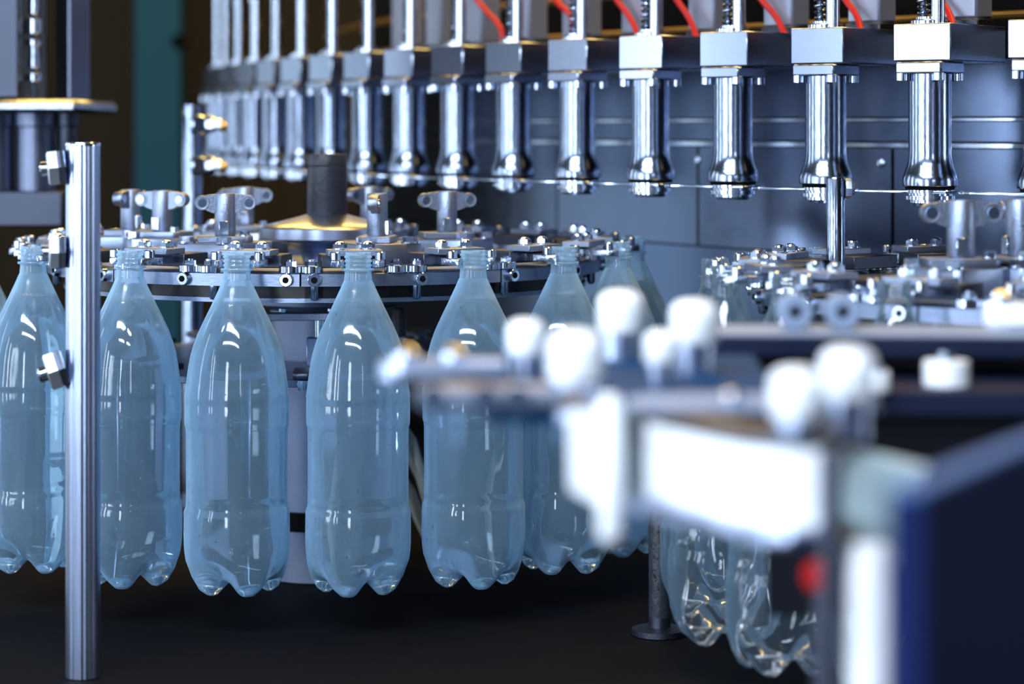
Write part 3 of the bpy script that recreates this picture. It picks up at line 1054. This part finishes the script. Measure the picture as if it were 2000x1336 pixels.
up_box('slab', -330, 196, 180, 222, 0.05, 0.34, M['wet'], 0, 0.006)
up_box('cover_box', -180, 0, 58, 192, 0.02, 0.20, M['dark_steel'], ztop=1.80)
a = mp(137, 0)
MB().prism([(-0.026, 0.024), (0.0, -0.010), (0.026, 0.018), (0.0, 0.05)], mp(0, 196).z, 1.80, 0.002).build('square_column', M['dull'], m, (a.x, 0, 0))
for py, r, h in ((160, 0.011, 0.012), (134, 0.008, 0.016), (112, 0.007, 0.018), (92, 0.012, 0.010), (68, 0.013, 0.022), (30, 0.008, 0.032), (-20, 0.009, 0.04)):
    MB().cyl((mp(74, 0).x, -0.03, mp(0, py).z), r, h, 18, 0.0012).build('fitting', M['polish'], m)
MB().cyl((mp(74, 0).x, -0.03, mp(0, 193).z), 0.004, 0.32, 10).build('fitting_stem', M['dark_steel'], m)
for xa, xb, yb, mt in ((-40, 26, 395, 'dull'), (30, 108, 400, 'dull'), (112, 150, 330, 'dark_steel'), (-140, -60, 400, 'dull')):
    xm = (mp(xa, 0).x + mp(xb, 0).x) / 2
    r = (mp(xb, 0).x - mp(xa, 0).x) / 2
    z0, z1 = mp(0, yb).z, mp(0, 221).z
    MB().lathe([(0, z0), (r * 0.9, z0), (r, z0 + 0.003), (r, z1 - 0.02), (r * 1.12, z1 - 0.018), (r * 1.12, z1), (0, z1)], 32, (xm, 0.0, 0)).build('cylinder', M[mt], m)
up_box('lower_clamp', -20, 372, 130, 440, 0.01, 0.09, M['dark_steel'])
up_box('support_leg', -330, 0, -150, 250, 0.30, 0.12, M['dark_steel'], ztop=1.80)
lg = MB().box((mp(-240, 0).x, 0.30, 0.70), (0.13, 0.12, 1.40), bev=0.003).build('floor_leg', M['dark_steel'], m)

# ------------------------------------------------------------------ right star wheel with empty bottles
BC = (0.585, 2.42)
make_wheel(BC, 'second steel star wheel at the right, carrying empty bottles', hub=False, a_off=0.5, lower=True, arms=[(X_at(1877, 2.31), 2.31), (X_at(1992, 2.34), 2.34)])


def bpos(deg):
    return Vector((BC[0] + WR * math.sin(R(deg)), BC[1] - WR * math.cos(R(deg)), 0))


EMP = {-100: 'empty bottle at the left rim of the right wheel, leftmost neck',
       -80: 'empty bottle just in front of the leftmost neck on the right wheel',
       -60: 'blurred empty bottle on the near left rim of the right wheel',
       -40: 'blurred empty bottle with two bright glints on the near rim of the right wheel',
       -20: 'blurred empty bottle at the right edge on the near rim of the right wheel',
       -120: 'empty bottle on the rear left rim of the right wheel, only the neck showing',
       -140: 'empty bottle on the rear rim of the right wheel left of the sensor tube',
       -160: 'empty bottle on the rear rim of the right wheel near the large locking post'}
GRIP_B = {-100: 'the leftmost bottle neck of the right wheel', -80: 'the neck just before the leftmost one of the right wheel',
          -60: 'the blurred near left bottle neck of the right wheel', -40: 'the blurred near bottle neck with two glints, right wheel',
          -20: 'the blurred near neck at the right edge, right wheel', -120: 'the rear left bottle neck of the right wheel',
          -140: 'the rear bottle neck left of the sensor tube', -160: 'the rear bottle neck near the large locking post'}
for i, (dg, lab) in enumerate(EMP.items()):
    bottle(bpos(dg), R(11 * i), lab, False, 'empty bottles carried by the right wheel')
    gripper(bpos(dg), R(dg), 'steel gripper on ' + GRIP_B[dg], 'neck grippers on the right wheel')
for (px, Y, deg, lab, sc) in ((1877, 2.31, 4, 'large two-eyed locking post on the right wheel, right of the sensor tube', 1.12),
                              (1992, 2.34, -75, 'locking post cut by the right edge of the photo', 1.12)):
    locking_post((X_at(px, Y), Y, PZ), R(deg), lab, sc)

# ------------------------------------------------------------------ blurred foreground: outer guides, arms, knobs
dk = thing('guide_plates', 'dark stacked guide plates in front of the empty bottles at right', 'guide', (0.40, 1.85, 0))


def dk_plate(name, pts, z0, z1, mat):
    MB().prism([(x - 0.40, y - 1.85) for x, y in pts], z0, z1, 0.0012).build(name, mat, dk)


dk_plate('upper_plate', [(X_at(1378, 1.74), 1.74), (0.75, 1.70), (0.75, 1.82), (X_at(1392, 1.84), 1.84)], 1.284, 1.2985, M['navy'])
dk_plate('top_reflection', [(X_at(1382, 1.745), 1.745), (0.75, 1.705), (0.75, 1.815), (X_at(1396, 1.835), 1.835)], 1.2985, 1.2998, M['grey_paint'])  # paler sheet carries the reflected light on the plate's top
dk_plate('lower_plate', [(X_at(1240, 1.66), 1.66), (0.75, 1.62), (0.75, 1.90), (X_at(1270, 1.86), 1.86)], 1.252, 1.2690, M['navy'])
dk_plate('spacer', [(X_at(1420, 1.80), 1.80), (0.70, 1.78), (0.70, 1.82), (X_at(1420, 1.83), 1.83)], 1.269, 1.284, M['black'])
dk_plate('base_block', [(X_at(1500, 1.72), 1.72), (0.70, 1.70), (0.70, 1.86), (X_at(1500, 1.86), 1.86)], 1.10, 1.252, M['black'])
dk_plate('leg', [(0.36, 1.74), (0.44, 1.74), (0.44, 1.82), (0.36, 1.82)], 0.0, 1.10, M['black'])

# white curved guide strip
gd = thing('curved_guide', 'blurred white curved guide strip across the foreground at right', 'guide', (0.11, 1.2, 0))


def gdp(px, Y):
    return (X_at(px, Y) - 0.11, Y - 1.2)


front, back = [], []
for px, Y in ((1262, 1.300), (1300, 1.278), (1350, 1.252), (1400, 1.228), (1450, 1.207), (1500, 1.194), (1550, 1.188), (1604, 1.190)):
    front.append(gdp(px, Y))
    back.append((gdp(px, Y)[0] + 0.004, gdp(px, Y)[1] + 0.010))
MB().prism(front + back[::-1], 1.2520, 1.2900).build('strip', M['white'], gd)
lip_f = [(x - 0.004, y - 0.010) for x, y in front]
lip_f[0] = (lip_f[0][0] - 0.008, lip_f[0][1])
MB().prism(lip_f + back[::-1], 1.2440, 1.2515, 0.001).build('lower_lip', M['alu'], gd)
top_b = [(x + 0.010, y + 0.035) for x, y in back]
MB().prism(front + top_b[::-1], 1.2905, 1.2960, 0.001).build('top_flange', M['dark_steel'], gd)
MB().prism([gdp(1640, 1.30), gdp(1800, 1.22), gdp(1815, 1.24), gdp(1655, 1.32)], 1.222, 1.275).build('side_plate', M['shaded_plastic'], gd)  # guide's shaded face, with the shade in its grey
MB().prism([gdp(1226, 1.33), gdp(1262, 1.34), gdp(1262, 1.355), gdp(1226, 1.345)], 1.240, 1.292).build('end_plate', M['shaded_plastic'], gd)
x, y = gdp(1622, 1.18)
MB().cyl((x, y, 0), 0.0055, 1.2905, 16, 0.001).build('corner_post', M['dark_steel'], gd)
x, y = gdp(1698, 1.20)
MB().lathe([(0, 0), (0.0105, 0), (0.0105, 1.238), (0.009, 1.241), (0, 1.2412)], 20, (x, y, 0)).build('white_post', M['white'], gd)
MB().box((x - 0.004, y + 0.045, 1.236), (0.012, 0.10, 0.008), 0, 0.001).build('post_bracket', M['dark_steel'], gd)

# white upright at the end of the guide
ux, uy = X_at(1192, 1.27), 1.27
up = thing('upright_bracket', 'blurred white upright bracket with rounded ends left of the curved guide', 'bracket', (ux, uy, 0))
MB().lathe([(0, 1.2300), (0.0045, 1.2310), (0.0068, 1.2350), (0.0068, 1.3030), (0.0045, 1.3078), (0, 1.3090)], 20).build('rod', M['white'], up)
MB().prism([(-0.0215, 1.2990), (-0.004, 1.3010), (-0.004, 1.2480), (-0.0215, 1.2585)], -0.003, 0.003, 0.001, Matrix.Rotation(R(90), 4, 'X')).build('wing', M['white'], up)
MB().box((0.004, 0.030, 1.283), (0.010, 0.050, 0.010), 0, 0.001).build('tie_bar', M['dark_steel'], up)

# clamp arms
def arm(name, pts, Yf, dep, z0, z1, label, mat):
    """A flat bar lying at Yf..Yf+dep, outline along X with rounded left end."""
    o = thing(name, label, 'arm', (0, 0, 0))
    xa, xb = X_at(pts[0], Yf), X_at(pts[1], Yf)
    o.location = ((xa + xb) / 2, Yf, z0)
    hw = (xb - xa) / 2
    r = dep / 2
    outl = [(hw, 0), (hw, dep)] + [(-hw + r + r * math.cos(g), r + r * math.sin(g)) for g in [R(90 + 18 * i) for i in range(11)]]
    MB().prism(outl, 0, z1 - z0, 0.001).build('bar', mat, o)
    return o, hw, r


o, hw, r = arm('clamp_lever', (735, 985), 1.50, 0.030, 1.2905, 1.3035, 'blurred clamp arm pointing left in front of the bottles, upper of two', M['alu'])
MB().lathe([(0, 0.013), (0.009, 0.013), (0.009, 0.018), (0.006, 0.021), (0, 0.022)], 18, (-hw + 0.018, 0.015, 0)).build('screw', M['polish'], o)
MB().lathe([(0, 0.013), (0.009, 0.013), (0.009, 0.018), (0.006, 0.021), (0, 0.022)], 18, (0.008, 0.015, 0)).build('screw', M['polish'], o)
o, hw, r = arm('clamp_lever', (812, 1170), 1.36, 0.034, 1.2905, 1.3015, 'blurred clamp arm below the white caps, lower and nearer of two', M['alu'])
for dx in (-0.042, -0.012, 0.006, 0.034):
    MB().lathe([(0, 0), (0.0075, 0), (0.0075, 0.006), (0.005, 0.009), (0, 0.0095)], 18, (dx, -0.001, 0.0055), 'Y', Matrix.Identity(4)).build('screw', M['polish'], o)
o, hw, r = arm('clamp_lever', (1225, 1720), 1.30, 0.05, 1.2965, 1.3000, 'blurred flat arm behind the curved guide below the large caps', M['grey_paint'])
for dx in (-0.01, 0.03):
    MB().lathe([(0, 0.0035), (0.007, 0.0035), (0.007, 0.008), (0, 0.010)], 18, (dx, 0.016, 0)).build('screw', M['polish'], o)
tie = thing('cross_bar', 'dark cross bar under the white caps joining the clamp arms', 'bar', (0.06, 1.50, 1.2790))
MB().prism([(-0.075, -0.11), (0.060, -0.155), (0.10, -0.12), (0.11, 0.19), (0.04, 0.19), (-0.075, 0.06)], 0, 0.0112, 0.001).build('plate', M['plate_blue'], tie)
MB().box((0.075, 0.155, -0.0050), (0.05, 0.05, 0.0098)).build('spacer', M['dark_steel'], tie)

# white caps
def knob_meshes():
    d = {}
    d['cap'] = MB().lathe([(0, 0.030), (0.006, 0.0297), (0.0105, 0.0282), (0.0130, 0.0250), (0.0134, 0.021), (0.0134, 0.007), (0.0128, 0.006), (0, 0.006)], 28).mesh('cap', M['white'])
    d['collar'] = MB().lathe([(0, 0), (0.0112, 0), (0.0112, 0.006), (0, 0.006)], 24).mesh('collar', M['alu'])
    d['stem'] = MB().cyl((0, 0, -0.014), 0.0105, 0.014, 20).mesh('stem', M['alu'])
    return d


KM = knob_meshes()
for px, py_base, Y, s, lab in (
        (1028, 708, 1.535, 0.92, 'leftmost blurred white cap, tall, above the clamp arms'),
        (1124, 765, 1.375, 1.18, 'large blurred white cap nearest the upright bracket, second from left'),
        (1212, 668, 1.66, 1.20, 'blurred white cap in front of the yellowish filled bottle, third from left'),
        (1292, 722, 1.48, 0.80, 'small blurred white cap between two bigger ones'),
        (1356, 690, 1.56, 1.16, 'blurred white cap left of the dark guide plate'),
        (1656, 800, 1.285, 1.10, 'big blurred white cap right of a pair above the curved guide'),
        (1556, 835, 1.225, 1.00, 'blurred white cap left of a pair above the curved guide')):
    z = Z_at(py_base, Y)
    k = thing('white_cap', lab, 'cap', (X_at(px, Y), Y, z), 0, 'white plastic caps on the guides')
    k.scale = (s, s, s)
    inst('cap', KM['cap'], k)
    inst('collar', KM['collar'], k)
    inst('stem', KM['stem'], k)

# red knob, glassy roller, blue guard
k = thing('red_knob', 'small blurred red knob below the curved guide', 'knob', (X_at(1602, 1.36), 1.36, 1.188))
MB().lathe([(0, 0), (0.007, 0), (0.010, 0.004), (0.010, 0.012), (0.006, 0.016), (0, 0.0165)], 20).build('grip', M['red'], k)
MB().cyl((0, 0, -1.188), 0.004, 1.188, 10).build('stem', M['dark_steel'], k)
k = thing('steel_roller', 'blurred polished roller standing on the lower guide plate at right', 'roller', (X_at(1848, 1.68), 1.68, 1.269))
MB().lathe([(0, 0), (0.015, 0), (0.016, 0.001), (0.016, 0.017), (0.015, 0.018), (0, 0.018)], 24).build('drum', M['white'], k)
MB().cyl((0, 0, 0.018), 0.006, 0.006, 14).build('pin', M['polish'], k)
k = thing('steel_roller', 'small blurred bright roller right of the pair of caps', 'roller', (X_at(1736, 1.60), 1.645, 1.269))
MB().lathe([(0, 0), (0.007, 0), (0.0075, 0.001), (0.0075, 0.013), (0.007, 0.014), (0, 0.014)], 24).build('drum', M['white'], k)
MB().cyl((0, 0, 0.014), 0.004, 0.003, 14).build('pin', M['polish'], k)

for px, lab in ((1548, 'blurred grey guide roller on the dark plates, left of two'), (1640, 'blurred grey guide roller with dark bore, right of two')):
    k = thing('guide_roller', lab, 'roller', (X_at(px, 1.80), 1.78, 1.3132), 0, 'grey guide rollers on the dark plates')
    MB().lathe([(0.0052, 0), (0.0120, 0), (0.0132, 0.0012), (0.0132, 0.0148), (0.0120, 0.016), (0.0052, 0.016), (0.0052, 0)], 28, (0, 0, 0), 'Y').build('tyre', M['grey_paint'], k)
    MB().lathe([(0, 0.004), (0.0051, 0.004), (0.0051, 0.02), (0, 0.02)], 18, (0, 0, 0), 'Y').build('axle', M['dark_steel'], k)
k = thing('clamp_block', 'blurred bright clamp block at the right edge on the dark plates', 'clamp', (X_at(1962, 1.80), 1.785, 1.3000))
MB().box((0, 0, 0.010), (0.036, 0.020, 0.020), bev=0.004).build('body', M['white'], k)
MB().lathe([(0, 0.020), (0.008, 0.020), (0.008, 0.026), (0.004, 0.029), (0, 0.0295)], 18, (-0.004, 0, 0)).build('nut', M['polish'], k)

gx, gy = 0.163, 0.955
dx, dy = 0.473, 0.881
gp = thing('blue_guard', 'dark blue guard panel in the bottom right corner, very blurred', 'guard panel', (gx, gy, 0))
n_ = (-dy, dx)
th = 0.014
MB().prism([(0, 0), (0.34 * dx, 0.34 * dy), (0.34 * dx + th * n_[0], 0.34 * dy + th * n_[1]), (th * n_[0], th * n_[1])], 0.0, 1.302, 0.001).build('panel', M['blue'], gp)
MB().prism([(0.0, 0.0), (0.34 * dx, 0.34 * dy), (0.34 * dx + th * n_[0], 0.34 * dy + th * n_[1]), (th * n_[0], th * n_[1])], 1.302, 1.306, 0.001).build('top_highlight', M['highlight_blue'], gp)  # lighter strip stands in for the highlight on the panel's top edge
